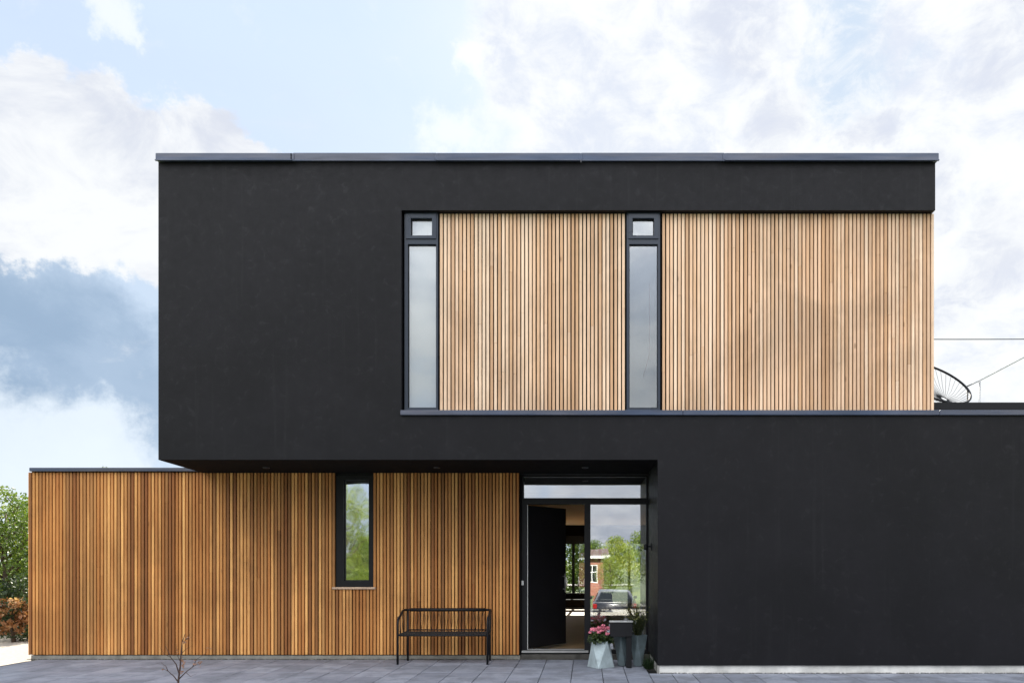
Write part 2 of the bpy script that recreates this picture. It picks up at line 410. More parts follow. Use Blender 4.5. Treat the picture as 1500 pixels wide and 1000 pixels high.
slats('cladding', LX0, LX1, PZ(958.5, W), PZ(691.5, W), W, M['wood_low'], house, holes=[(wx0, wx1, wz0-.035, 9)], brk=.12, seed=5, label='warm brown larch slats along the ground floor')
# backing behind cladding with openings
w = MB()
w.cells([PX(588.5, F), xWA0+.03, xWA1-.03, xWB0+.03, xWB1-.03, xR-.005], [zSillT+.003, zBand-.002], UC+.036, UC+.15, lambda x, z: not (xWA0+.03 < x < xWA1-.03 or xWB0+.03 < x < xWB1-.03))
part(w, 'upper_backing', M['membrane'], house)
eX0, eX1 = PX(762, W), xCorner-.001
w = MB()
w.cells([LX0+.02, wx0, wx1, eX0+.01], [.06, wz0, wz1-.0, zSof-.002 if False else 2.70], W+.036, W+.2, lambda x, z: not (wx0 < x < wx1 and wz0 < z < wz1))
part(w, 'lower_backing', M['membrane'], house)
w = MB(); w.box(LX0+.02, LX0+.2, W+.2, 17, 0, 2.7)
w.box(LX0+.02, -3.0, 17.0, 17.2, 0, 2.7); w.box(-3.2, -3.0, 17.2, 20.5, 0, 2.7)
w.cells([-3.0, -1.6, 1.9, xFar], [.0, .10, 2.17, zSof], 20.5, 20.7, lambda x, z: not (-1.6 < x < 1.9 and .1 < z < 2.17))
part(w, 'rear_wall', M['membrane'], house)
rg = random.Random(9)
w = MB()                                                     # end cladding of the wing
n = 126
for i in range(n):
    y = W+.012+i*.05; w.cur = (rg.random(), rg.random(), rg.random(), 1); w.box(LX0-.010, LX0+.016, y, y+.041, PZ(958.5, W), PZ(691.5, W), 0, .002)
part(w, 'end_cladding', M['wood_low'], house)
w = MB(); w.prism([(LX0+.03, W+.21), (xl(W)+.6, W+.21), (xl(17)+.6, 17), (LX0+.03, 17)], 2.60, 2.70); part(w, 'wing_roof', M['membrane'], house)
w = MB()
w.box(PX(42.5, W-.05), xl(W)-.002, W-.05, W+.25, PZ(690.5, W)+.001, PZ(684.5, W-.05), 0, .005); w.box(LX0+.02, LX0+.2, W+.252, 17, PZ(690.5, W)+.002, PZ(685, W)); part(w, 'wing_cap', M['capmetal'], house)
w = MB(); w.box(xl(W), xCorner, W-.002, W+.02, PZ(691.8, W), zSof-.001); w.box(xl(W)+.02, xCorner, W+.02, G+.2, 2.71, zSof-.002); part(w, 'soffit_trim', M['blackmetal'], house)
w = MB(); w.box(LX0+.03, PX(762, W), W+.014, W+.21, -.05, PZ(959.5, W)); part(w, 'plinth', M['concrete'], house)
w = MB(); w.box(xCorner+.025, xFar-.02, F+.022, F+.23, -.05, zPl-.003); w.box(xCorner+.025, xCorner+.22, F+.23, G, -.05, zPl-.003); o = part(w, 'plinth', M['plaster'], house); o['label'] = 'white plastered plinth under the black wall'
# downlights (recessed in the soffit)
def window(name, x0, x1, z0, z1, yf, openings, gmat, blind=None, parent=house, t=.07, gy=.035, label=None):
    """frame slab with openings; openings = list of (x0,x1,z0,z1,sash)"""
    xs = sorted({x0, x1, *[o[0] for o in openings], *[o[1] for o in openings]}); zs = sorted({z0, z1, *[o[2] for o in openings], *[o[3] for o in openings]})
    mb = MB(); mb.cells(xs, zs, yf, yf+t, lambda x, z: not any(o[0] < x < o[1] and o[2] < z < o[3] for o in openings))
    fr = part(mb, name, M['blackmetal'] if gmat is M['glass_low'] else M['frame'], parent)
    if label: fr['label'] = label
    for o in openings:
        g = MB(); g.box(o[0]-.005, o[1]+.005, yf+gy, yf+gy+.006, o[2]-.005, o[3]+.005); 
        p = sub(g, 'pane', gmat, fr); 
        b = MB(); e = .008
        b.cells([o[0], o[0]+e, o[1]-e, o[1]], [o[2], o[2]+e, o[3]-e, o[3]], yf+gy-.012, yf+gy-.001, lambda x, z: not (o[0]+e < x < o[1]-e and o[2]+e < z < o[3]-e))
        sub(b, 'glazing_bead', M['blackmetal'], fr)
        if o[4]:
            sx0, sx1, sz0, sz1 = o[4]; b = MB(); b.cells([sx0, o[0], o[1], sx1], [sz0, o[2], o[3], sz1], yf-.014, yf-.001, lambda x, z: not (o[0] < x < o[1] and o[2] < z < o[3])); sub(b, 'sash', M['frame'], fr)
    if blind is M['blind_b']:
        b = MB(); b.tube([P(951, 415, yf+.2), P(951.5, 470, yf+.2), P(951, 520, yf+.2), P(942, 552, yf+.2)], .006, 6); sub(b, 'curved_line', M['frame'], fr)  # thin dark tube tracing a curved line behind the right pane
    if blind:
        b = MB(); b.box(x0+.02, x1-.02, yf+t+(.14 if blind is M['blind_b'] else .02), yf+t+(.155 if blind is M['blind_b'] else .03), z0+.02, z1-.02); sub(b, 'blind', blind, fr)
    return fr
for (a, bl, gv, gl, lb) in ((592, M['blind_a'], (602, 633), (597.5, 639), 'tall narrow window with a white blind, left of the upper pair'), (917.5, M['blind_b'], (926.5, 958), (921.5, 963.5), 'tall narrow window with a grey blind, right of the upper pair')):
    Yw = F+.06
    x0, x1 = PX(a, Yw)+.005, PX(a+50, Yw)-.005
    window('window', x0, x1, zSillT+.004, PZ(311, Yw), Yw, [
        (PX(gv[0], Yw), PX(gv[1], Yw), PZ(345.5, Yw), PZ(320, Yw), (PX(a+3, Yw), PX(a+47, Yw), PZ(350, Yw), PZ(314, Yw))),
        (PX(gl[0], Yw), PX(gl[1], Yw), PZ(597, Yw), PZ(357.5, Yw), None)], M['glass_up'], bl, label=lb)
window('window', wx0+.003, wx1-.003, wz0+.002, 2.699, W+.02, [(PX(502.5, W), PX(539.5, W), PZ(850, W), PZ(702, W), None)], M['glass_low'], None, t=.09, gy=.06, label='narrow ground floor window in the larch wall')
w = MB(); w.box(PX(487, W), PX(550.5, W), W-.03, W+.02, wz0-.034, wz0-.002, 0, .004); part(w, 'window_sill', M['sillwood'], house)
# entrance
yE = G-.05
fz0 = PZ(957, yE); 
dX0, dX1 = PX(772.5, yE), PX(856, yE); dz0, dz1 = PZ(951, yE), PZ(738, yE)
sX0, sX1 = PX(865, yE), PX(949, yE)
mb = MB()
ex0, ex1 = eX0+.012, xCorner-.002
xs = [ex0, PX(767, yE), dX0, dX1, sX0, PX(946.5, yE), ex1]; zs = [fz0, dz0, dz1, PZ(729, yE), PZ(698, yE), 2.708]
def es(x, z):
    if PX(767, yE) < x < PX(946.5, yE) and PZ(729, yE) < z < PZ(698, yE): return False
    if dz0 < z < dz1 and (dX0 < x < dX1 or sX0 < x < PX(946.5, yE)): return False
    return True
mb.cells(xs, zs, yE, yE+.09, es)
ent = part(mb, 'entrance_frame', M['blackmetal'], house)
g = MB(); g.box(PX(767, yE)-.004, PX(946.5, yE)+.004, G, G+.006, PZ(729, yE)-.004, PZ(698, yE)+.004); sub(g, 'transom_pane', M['glass_door'], ent)
g = MB(); g.box(sX0-.004, PX(946.5, yE)+.004, G, G+.006, dz0-.004, dz1+.004); sub(g, 'side_pane', M['glass_door'], ent)
g = MB(); g.box(ex0, dX1+.06, yE-.05, yE-.002, dz0-.04, dz0-.008, 0, .004); g.box(dX0, dX1, yE-.002, yE+.09, dz0+.001, dz0+.008); sub(g, 'threshold', M['alu'], ent)
g = MB(); g.box(PX(764, yE), PX(767, yE), yE-.012, yE-.001, PZ(856.5, yE), PZ(850, yE), 0, .002); sub(g, 'lock_plate', M['white'], ent)  # small white lock plate on the left of the entrance frame
g = MB(); g.box(dX0+.001, dX0+.008, yE-.004, yE-.001, dz0+.01, dz1-.01); sub(g, 'seal_strip', M['white'], ent)
# door leaf swung inwards
hx, hy = dX0+.012, yE+.095; tx, ty = PX(829, 11.48), 11.48
dv = Vector((tx-hx, ty-hy, 0)); L = dv.length; dv.normalize(); nv = Vector((dv.y, -dv.x, 0))
def dpt(a, t_, z): q = Vector((hx, hy, 0))+dv*a+nv*t_; return (q.x, q.y, z)
def dbox(mb, a0, a1, t0, t1, z0, z1):
    v = [mb.bm.verts.new(dpt(a, t_, z)) for z in (z0, z1) for t_ in (t0, t1) for a in (a0, a1)]
    for q in ((0,2,3,1),(4,5,7,6),(0,1,5,4),(2,6,7,3),(0,4,6,2),(1,3,7,5)): mb.face([v[i] for i in q])
mb = MB(); dbox(mb, 0, L, -.06, 0, dz0+.012, dz1-.012); dl = part(mb, 'door', M['blackmetal'], house)
mb = MB(); mb.tube([dpt(L-.07, .045, .95), dpt(L-.07, .045, 1.25)], .009); 
for z in (1.0, 1.2): mb.tube([dpt(L-.07, 0, z), dpt(L-.07, .045, z)], .007)
sub(mb, 'handle', M['alu'], dl)
# step below the entrance
w = MB(); w.box(eX0+.012, xCorner+.02, W+.0, yE+.1, -.05, fz0-.002); part(w, 'doorstep', M['darkconc'], house)

# interior
w = MB(); w.box(-3.0, xFar-.26, G+.06, 20.5, .0, .09); part(w, 'interior_floor', M['floor'], house)
w = MB(); w.box(-3.0, xFar-.26, G+.2, 20.49, 2.47, 2.6); part(w, 'interior_ceiling', M['whitewall'], house)
w = MB(); w.box(-1.25, -1.13, yE+.1, 18.0, .091, 2.469); w.box(1.95, 2.07, G+.2, 20.49, .091, 2.469); w.box(xCorner+.26, 1.949, G+.07, G+.19, .091, 2.469); part(w, 'partition_wall', M['cream'], house)
window('rear_window', -1.599, 1.899, .101, 2.169, 20.55, [(-1.52, -.42, .16, 1.95, None), (-.36, .34, .16, 1.95, None), (.40, 1.16, .16, 1.95, None), (1.22, 1.84, .16, 1.95, None)], M['glass_rear'])
for o_ in (): pass
# furniture in the hall
t = empty('long_table', (-.1, 22, -.05), 'long dark table on the rear terrace seen through the open door', 'table')
mb = MB(); mb.box(-1.4, 1.4, 21.6, 22.5, .70, .74, 0, .005); part(mb, 'tabletop', M['tabletop'], t)
for x in (-1.32, 1.32):
    for y in (21.68, 22.42): mb = MB(); mb.box(x-.03, x+.03, y-.03, y+.03, -.04, .70); part(mb, 'leg', M['blackmetal'], t)
for x, y, h in ((-.62, 21.9, .22), (-.42, 22.1, .16), (-.25, 21.8, .24), (-.08, 22.0, .18)):
    mb = MB(); mb.lathe((x, y, .742), [(.03, 0), (.032, .02), (.02, h*.5), (.012, h*.7), (.014, h)], 12); o = mb.build('bottle', M['bottle'])
    tag(o, 'small pale bottle standing on the dark table behind the rear glass', 'bottle', 'bottles on the rear table')
t = empty('sofa', (-.1, 20.0, .09), 'low black upholstered sofa at the far end of the hall', 'sofa')
mb = MB(); mb.box(-1.2, .7, 19.72, 20.2, .2, .40, 0, .04); part(mb, 'seat', M['sofa'], t)
mb = MB(); mb.box(-1.2, .7, 20.2, 20.36, .2, .56, 0, .04); part(mb, 'backrest', M['sofa'], t)
for x in (-1.13, .63):
    for y in (19.8, 20.28): mb = MB(); mb.box(x-.025, x+.025, y-.025, y+.025, .091, .2); part(mb, 'leg', M['blackmetal'], t)

# downlights
for px_, lb in ((390, 'round recessed downlight in the soffit, leftmost of three'), (640, 'round recessed downlight in the soffit above the bench'), (857, 'round recessed downlight in the soffit in front of the door')):
    x = PX(px_, 9.95); mb = MB(); mb.lathe((x, 9.95, zSof-.0175), [(.036, .0), (.045, .002), (.046, .013)], 20)
    o = mb.build('downlight', M['darkmetal']); tag(o, lb, 'downlight', 'downlights in the soffit')
    mb = MB(); mb.lathe((x, 9.95, zSof-.0205), [(.026, 0), (.028, .003)], 16); sub(mb, 'lens', M['blackmetal'], o)
# wall lamp on the return
wl = empty('wall_lamp', (xCorner, 10.2, 1.6), 'small black wall lamp on the return beside the side glass', 'lamp')
zc = PZ(800, 10.2)
mb = MB(); mb.box(xCorner-.012, xCorner-.001, 10.16, 10.24, zc-.05, zc+.05, 0, .003); part(mb, 'mount', M['blackmetal'], wl)
mb = MB(); mb.tube([(xCorner-.012, 10.2, zc), (xCorner-.06, 10.2, zc)], .01); mb.lathe((xCorner-.075, 10.2, zc-.05), [(.026, 0), (.03, .01), (.03, .07), (.02, .085)], 16); part(mb, 'lamp_head', M['blackmetal'], wl)

# ------------------------------------------------------------------ bench
b0 = empty('bench', (-2.0, 10.2, 0), 'black metal bench with curved arms and corded back against the larch wall', 'bench')
Yf, Yk = 10.05, 10.46
xa, xb = PX(582.5, Yf), PX(714, Yf)
zArm, zBack, zSeat = .655, .735, .415
xka, xkb = xa+.02, xb-.0
for xf, xk, s in ((xa, xka, 1), (xb, xkb, -1)):
    mb = MB(); pts = [(xf, Yf, 0.002), (xf, Yf, zArm-.10)]
    for i in range(1, 7):
        a = i/6*math.pi/2; pts.append((xf, Yf+.12*(1-math.cos(a)), zArm-.10+.10*math.sin(a)))
    pts += [(xf, Yk-.14, zBack-.01)]
    for i in range(1, 7):
        a = i/6*math.pi/2; pts.append((xf+s*.09*(1-math.cos(a)), Yk-.09+.09*math.sin(a), zBack))
    mb.tube(pts, .0165, 10); part(mb, 'arm', M['blackmetal'], b0)
    mb = MB(); mb.tube([(xk+s*.02, Yk, .002), (xk+s*.02, Yk, zBack-.01)], .0145, 10); part(mb, 'leg', M['blackmetal'], b0)
    mb = MB(); mb.tube([(xf, Yf, zSeat-.01), (xk+s*.02, Yk, zSeat-.01)], .010, 8); part(mb, 'side_rail', M['blackmetal'], b0)
    mb = MB()
    for k in range(6):
        y = Yf+.05+k*(Yk-Yf-.1)/5; y2 = min(max(y+(.05 if k % 2 else -.05), Yf), Yk); mb.tube([(xf, y, zSeat), (xf, y2, zArm+.01+(y2-Yf)*.15)], .0035, 5)
    part(mb, 'side_cord', M['rope'], b0)
mb = MB(); mb.tube([(xa+.085, Yk, zBack), (xb-.085, Yk, zBack)], .025, 12); part(mb, 'top_rail', M['blackmetal'], b0)
mb = MB(); mb.tube([(xka+.02, Yk, zSeat+.03), (xkb-.02, Yk, zSeat+.03)], .010, 8); 
mb.tube([(xa, Yf, zSeat-.01), (xb, Yf, zSeat-.01)], .013, 8); part(mb, 'seat_rail', M['blackmetal'], b0)
mb = MB()
for k in range(34):
    x = xa+.03+k*(xb-xa-.06)/33; mb.box(x-.012, x+.012, Yf-.005, Yk, zSeat-.004, zSeat+.012, 0, .003)
part(mb, 'seat', M['rope'], b0)
mb = MB(); n = 15; hx_ = (xkb-xka-.16)/n
for k in range(n):
    x = xka+.08+k*hx_; xm = x+hx_/2
    mb.tube([(x, Yk, zSeat+.03), (xm, Yk, zBack)], .0026, 5); mb.tube([(xm, Yk, zBack), (x+hx_, Yk, zSeat+.03)], .0026, 5)
part(mb, 'back_cord', M['rope'], b0)

# ------------------------------------------------------------------ planters
def facet_pot(cx, cy, h, rb, rt, name, label, n=4, rot=0.0, zb=.004, mat='zincpot'):
    e = empty(name, (cx, cy, 0), label, 'potted plant')
    mb = MB()
    B = [mb.bm.verts.new((cx+rb*math.cos(rot+2*math.pi*k/n), cy+rb*math.sin(rot+2*math.pi*k/n), zb)) for k in range(n)]
    T = [mb.bm.verts.new((cx+rt*math.cos(rot+2*math.pi*(k+.5)/n), cy+rt*math.sin(rot+2*math.pi*(k+.5)/n), h)) for k in range(n)]
    I = [mb.bm.verts.new((cx+rt*.9*math.cos(rot+2*math.pi*(k+.5)/n), cy+rt*.9*math.sin(rot+2*math.pi*(k+.5)/n), h)) for k in range(n)]
    J = [mb.bm.verts.new((cx+rt*.88*math.cos(rot+2*math.pi*(k+.5)/n), cy+rt*.88*math.sin(rot+2*math.pi*(k+.5)/n), h-.04)) for k in range(n)]
    for k in range(n):
        k2 = (k+1) % n
        mb.face([B[k], B[k2], T[k]]); mb.face([B[k2], T[k2], T[k]]); mb.face([T[k], T[k2], I[k2], I[k]]); mb.face([I[k], I[k2], J[k2], J[k]])
    mb.face(B[::-1]); mb.face(J, 1)
    pt = part(mb, 'pot', [M[mat], M['soil']], e)
    return e
Yp = 9.80
def pxm(px_, Y=Yp): return PX(px_, Y)
e = facet_pot(pxm(880), Yp, PZ(938, Yp), .185, .145, 'potted_flowers', 'pink flowers in a faceted grey zinc pot nearest the open door', 4, R(-100))
rg = random.Random(21); cx, cy, zt = pxm(880), Yp, PZ(938, Yp)
mb = MB()
for i in range(420):
    a = rg.uniform(0, 2*math.pi); r_ = .17*math.sqrt(rg.random()); z = zt+rg.uniform(-.03, .14)*(1-.4*r_/.17)
    mb.cur = (rg.random(), rg.random(), 0, 1); mb.leaf((cx+r_*math.cos(a), cy+r_*math.sin(a), z), rg.uniform(.04, .075), rg, .7)
part(mb, 'leaves', M['leafdark'], e)
mb = MB()
for i in range(26):
    a = rg.uniform(0, 2*math.pi); r_ = .15*math.sqrt(rg.random()); c = Vector((cx+r_*math.cos(a), cy+r_*math.sin(a), zt+.17+rg.uniform(-.03, .04)-.5*r_*r_/.15))
    for k in range(22):
        d = Vector((rg.gauss(0, 1), rg.gauss(0, 1), abs(rg.gauss(0, 1)))).normalized()*.024; mb.leaf(c+d, rg.uniform(.018, .03), rg, .9)
part(mb, 'flowers', M['pink'], e)
def spiky(cx, cy, z, h, rad, n, rg, mb, lo=.012):
    for i in range(n):
        a = rg.uniform(0, 2*math.pi); lean = rg.random()*rad; hh = h*rg.uniform(.5, 1)
        p0 = Vector((cx+rg.uniform(-.04, .04), cy+rg.uniform(-.04, .04), z)); p1 = Vector((cx+math.cos(a)*lean, cy+math.sin(a)*lean, z+hh))
        mb.cur = (rg.random(), rg.random()*.5, 0, 1)
        pm = p0.lerp(p1, .5)+Vector((0, 0, hh*.08)); mb.tube([p0, pm, p1], [.0035, .0028, .001], 4, 0, False)
        for k in range(9):
            q = p0.lerp(p1, rg.uniform(.3, 1)); mb.cur = (rg.random(), .5+.5*rg.random() if q.z > z+h*.5 else rg.random()*.6, 0, 1); mb.leaf(q+Vector((rg.gauss(0, lo), rg.gauss(0, lo), rg.gauss(0, lo))), rg.uniform(.015, .03), rg, .5)
for px_, Y_, zt_, rb, rt, ht, rad, cnt, lb in ((911, 9.95, 931, .065, .115, .20, .12, 40, 'slim grey tapered pot with a low dark plant, behind the letterbox stand'), (935, 9.93, 929, .075, .125, .46, .20, 110, 'grey tapered pot with tall dark heather, between the letterbox stand and the black wall')):
    e = facet_pot(PX(px_, Y_), Y_, PZ(zt_, Y_), rb, rt, 'potted_shrub', lb, 4, R(35), .004, 'potdark')
    rg = random.Random(int(px_)); mb = MB(); spiky(PX(px_, Y_), Y_, PZ(zt_, Y_)-.03, ht, rad, cnt, rg, mb); part(mb, 'foliage', M['heather'] if px_ > 920 else M['leafdark'], e)
# letterbox stand
lb = empty('letterbox', (pxm(918), 9.72, 0), 'black box on a flat black post with a pale top edge, among the pots', 'letterbox')
Yl = 9.70
mb = MB(); mb.box(PX(893.5, Yl), PX(926.5, Yl), Yl, Yl+.12, PZ(932, Yl), PZ(911, Yl), 0, .004); part(mb, 'box', M['blackmetal'], lb)
mb = MB(); mb.box(PX(893, Yl)-.003, PX(927, Yl)+.003, Yl-.008, Yl+.128, PZ(911, Yl)+.001, PZ(909.3, Yl), 0, .002); part(mb, 'lid', M['alu'], lb)
mb = MB(); mb.box(PX(917.5, Yl), PX(925.5, Yl), Yl+.02, Yl+.10, .006, PZ(932, Yl)-.001, 0, .003); part(mb, 'post', M['blackmetal'], lb)
# dark tuft by the corner
rg = random.Random(5); mb = MB(); cx, cy = PX(951, 9.6), 9.62
for i in range(520):
    a = rg.uniform(0, 2*math.pi); r0 = rg.random()*.05; r1 = rg.uniform(.03, .12); hh = rg.uniform(.05, .26)*(1-.5*(r1/.12)**2)
    p0 = Vector((cx+r0*math.cos(a), cy+r0*math.sin(a), .004)); p1 = Vector((min(cx+r1*math.cos(a), xCorner-.01), cy+r1*math.sin(a), hh)); mb.cur = (rg.random()*.3, rg.random()*.3, 0, 1)
    d = (p1-p0).cross(Vector((rg.gauss(0, 1), rg.gauss(0, 1), rg.gauss(0, 1)))).normalized()*.005
    mb.face([mb.bm.verts.new(q) for q in (p0-d, p0+d, p1)])
tag(mb.build('grass_tuft', M['leafdark'], fix=False), 'dark bristly plant tuft on the paving against the corner of the black wall', 'plant')

# ------------------------------------------------------------------ ground
def gz(x, y):
    t_ = min(1, max(0, (3.2-y)/10.0)); return -.06-1.15*t_*t_*(3-2*t_)
mb = MB(); gx = [-600, -150, -60] + [-40+4*i for i in range(21)] + [60, 150, 600]; gy = [-600, -200, -90, -60, -40, -30, -20, -14] + [-12+1.0*i for i in range(19)] + [10, 20, 30, 60, 150, 600]
vs = [[mb.bm.verts.new((x, y, gz(x, y)-(0.06*0))) for x in gx] for y in gy]
for j in range(len(gy)-1):
    for i in range(len(gx)-1): mb.face([vs[j][i], vs[j][i+1], vs[j+1][i+1], vs[j+1][i]], 0, True)
tag(mb.build('ground', M['grass']), kind='structure')
mb = MB(); mb.poly([(-8.30, 3.2, -.045), (9, 3.2, -.045), (9, 10.7, -.045), (-8.30, 10.7, -.045)]); tag(mb.build('paving_bed', M['bed']), kind='structure')
rg = random.Random(31); mb = MB()
cols = [-.195-.39*i for i in range(21)][::-1] + [.195, .49, .79, 1.077, 1.34, 1.725] + [1.725+.39*i for i in range(1, 18)]
rows = [10.56-.40*i for i in range(19)]
for i in range(len(cols)-1):
    for j in range(len(rows)-1):
        xa_, xb_ = cols[i]+.004, cols[i+1]-.004; ya_, yb_ = rows[j+1]+.003, rows[j]-.003
        if xb_ > xCorner+.02 and yb_ > F:
            if ya_ < F-.08: yb_ = F+.01
            else: continue
        mb.cur = (rg.random(), rg.random(), rg.random(), 1); dz = rg.uniform(-.0015, .0015)
        mb.box(xa_, xb_, ya_, yb_, -.045, 0+dz, 0, .004)
tag(mb.build('paving', M['paver']), kind='structure')
mb = MB(); rg = random.Random(32)   # rough strip along the walls
def strip(x0, x1, y, wdt):
    n = int((x1-x0)/.012)
    for i in range(n):
        x = x0+(x1-x0)*rg.random(); s_ = rg.uniform(.003, .009); yy = y-rg.random()**1.6*wdt; mb.cur = (rg.random(),)*3+(1,)
        mb.bevbox(x-s_, x+s_, yy-s_, yy+s_, .000, s_*1.1, s_*.55)
strip(LX0, eX0, W+.008, .05); strip(LX0, eX0, W+.008, .05); strip(xCorner, xFar, F+.018, .03); strip(xCorner, xFar, F+.018, .012); strip(eX0, xCorner, W, .06)
tag(mb.build('grit', M['edging']), 'loose dark grit along the foot of the walls', 'gravel', kind='stuff')
mb = MB(); mb.poly([(-40, 8.2, -.052), (-8.30, 8.2, -.052), (-8.30, 14.9, -.052), (-40, 14.9, -.052)]); tag(mb.build('gravel_path', M['gravel']), kind='structure')
def sheet(x0, x1, y0, y1, mat, name, lift=.02):
    mb = MB(); ny = int(abs(y1-y0))+1; nx = 2; vs = [[mb.bm.verts.new((x0+(x1-x0)*i/nx, y0+(y1-y0)*j/ny, gz(0, y0+(y1-y0)*j/ny)+lift)) for i in range(nx+1)] for j in range(ny+1)]
    for j in range(ny):
        for i in range(nx): mb.face([vs[j][i], vs[j][i+1], vs[j+1][i+1], vs[j+1][i]], 0, True)
    tag(mb.build(name, mat), kind='structure')
sheet(-6, 9, -14, 3.15, M['asphalt'], 'driveway')
sheet(-80, 80, -20, -14.05, M['asphalt'], 'road')
sheet(-3, 7.9, 20.72, 25.5, M['gravel'], 'rear_bounce_terrace', .03)  # pale ground added behind the house to bounce sun onto the hall ceiling
# white kerb line beyond the gravel
mb = MB(); mb.box(-40, -8.6, 14.9, 15.0, -.06, .02, 0, .01); tag(mb.build('kerb', M['plaster']), kind='structure')

# ------------------------------------------------------------------ vegetation
def crown_mesh(rg, blobs, n, size, mb, flat=.8):
    tot = sum(b[3]**2 for b in blobs)
    for (bx, by, bz, br) in blobs:
        tone = rg.random(); k = int(n*br*br/tot)
        for i in range(k):
            d = Vector((rg.gauss(0, 1), rg.gauss(0, 1), rg.gauss(0, 1))).normalized(); r_ = br*(rg.random()**.45)*(1+.35*noise.noise(d*2.3+Vector((bx, by, bz))))
            p = Vector((bx, by, bz))+Vector((d.x, d.y, d.z*flat))*r_
            mb.cur = (min(1, max(0, tone*.6+.4*rg.random())), rg.random()*(.6+.4*tone), 0, 1); mb.leaf(p, size*rg.uniform(.6, 1.3), rg, .62)
def make_tree(name, loc, h, rad, n, size, leafmat, label, cat, group=None, seed=0, trunk_h=.3, nb=16, low=.25):
    rg = random.Random(seed); e = empty(name, loc, label, cat, group)
    blobs = []
    for i in range(nb):
        z = h*(low+(1-low)*(i+.5)/nb)*rg.uniform(.92, 1.0); f = math.sin(math.pi*min(1, max(.12, (z/h-low)/(1-low)*.85+.12)))**.6; a = i*2.4+rg.random(); rr = rad*f*rg.uniform(.35, .75)
        blobs.append((rr*math.cos(a), rr*math.sin(a), z, rad*rg.uniform(.30, .5)*(.6+.4*f)))
    mb = MB(); lean = [(0, 0, 0), (rg.uniform(-.05, .05)*h, rg.uniform(-.05, .05)*h, h*.45), (rg.uniform(-.05, .05)*h, rg.uniform(-.05, .05)*h, h*.9)]
    r0 = .02*h+.02; mb.tube(lean, [r0, r0*.6, r0*.15], 8)
    for b in blobs[::1]:
        t_ = min(.85, max(.15, b[2]/h-.15)); a_ = Vector(lean[0]).lerp(Vector(lean[1]), t_/.5) if t_ < .5 else Vector(lean[1]).lerp(Vector(lean[2]), (t_-.5)/.5); q = Vector(b[:3]); mb.tube([a_, a_.lerp(q, .5)+Vector((0, 0, .04*h)), q], [r0*.35, r0*.22, r0*.06], 5)
    o = mb.build('trunk', M['bark'], e)
    mb = MB(); crown_mesh(rg, blobs, n, size, mb); o = mb.build('crown', leafmat, e, fix=False)
    return e
def copy_tree(src, loc, rz, s, label, group=None):
    c = src.copy(); col.objects.link(c); c.location = loc; c.rotation_euler = (0, 0, rz); c.scale = (s, s, s); c['label'] = label
    if group: c['group'] = group
    for ch in list(src.children): d = ch.copy(); col.objects.link(d); d.parent = c
    return c
# left of the wing
make_tree('broadleaf_shrub', (PX(8, 14.6), 14.6, -.05), 2.75, 1.15, 9000, .07, M['leaf'], 'tall bright green shrub just left of the larch wing', 'shrub', seed=2, low=.12, nb=22)
make_tree('broadleaf_shrub', (PX(34, 15.8), 15.8, -.05), 3.15, .9, 6500, .065, M['leafyel'], 'slimmer yellow green shrub half hidden behind the end of the larch wing', 'shrub', seed=8, low=.12, nb=18)
make_tree('copper_shrub', (PX(20, 13.35), 13.35, -.05), .82, .36, 900, .085, M['leafred'], 'low shrub with pale orange leaves at the foot of the green shrubs', 'shrub', seed=4, low=.25, nb=12)
make_tree('dark_shrub', (PX(34, 13.75), 13.9, -.05), 1.15, .95, 6000, .06, M['leafdark'], 'low dark green shrub beside the orange leaved one', 'shrub', seed=14, low=.05, nb=16)
# behind the camera and behind the house
tA = make_tree('garden_tree', (PX(515, 30)-.4, -8.4, gz(0, -8.4)), 6.1, 2.2, 7500, .12, M['leafyel'], 'bright green garden tree mirrored in the narrow ground floor window', 'tree', 'garden trees facing the house', seed=11, low=.12, nb=26)
tB = make_tree('garden_tree', (2.6, -42, gz(0, -42)), 4.7, 2.5, 11000, .16, M['leafyel'], 'rounded yellow green tree mirrored in the middle of the side glass', 'tree', 'garden trees facing the house', seed=12, low=.1, nb=24)
tC = make_tree('garden_tree', (5.4, -47, gz(0, -42)), 5.5, 2.3, 11000, .16, M['leaf'], 'taller mid green tree mirrored at the right of the side glass', 'tree', 'garden trees facing the house', seed=13, low=.1, nb=24)
kinds = [tA, tB, tC]
spots = [(1.75, -33.0, .55), (-15, -14, 1.0), (-11.5, -17, .78), (-20, -9, 1.1), (-24, -16, 1.3), (-7, -30, .9), (-3, -46, .8), (9, -44, 1.1), (13, -36, 1.0), (18, -30, 1.2), (24, -24, 1.1), (.3, -52, .95), (-12, -38, 1.1), (7.3, -58, 1.05), (30, -40, 1.3)]
places = ['in front of the corner of the brick house', 'over the road at the far left', 'over the road behind the mirrored garden tree', 'left of the driveway near the road', 'farthest left across the road', 'left of the brick house', 'behind the left end of the brick house', 'right of the mirrored pair of trees', 'right across the road', 'second to the right across the road', 'third to the right across the road', 'just behind the rounded yellow green tree', 'left behind the brick house', 'farthest back across the road', 'farthest right across the road']
for i, (x, y, s_) in enumerate(spots): copy_tree(kinds[i % 3], (x, y, gz(0, y)), i*1.7, s_*.95, 'leafy tree '+places[i], 'garden trees facing the house')
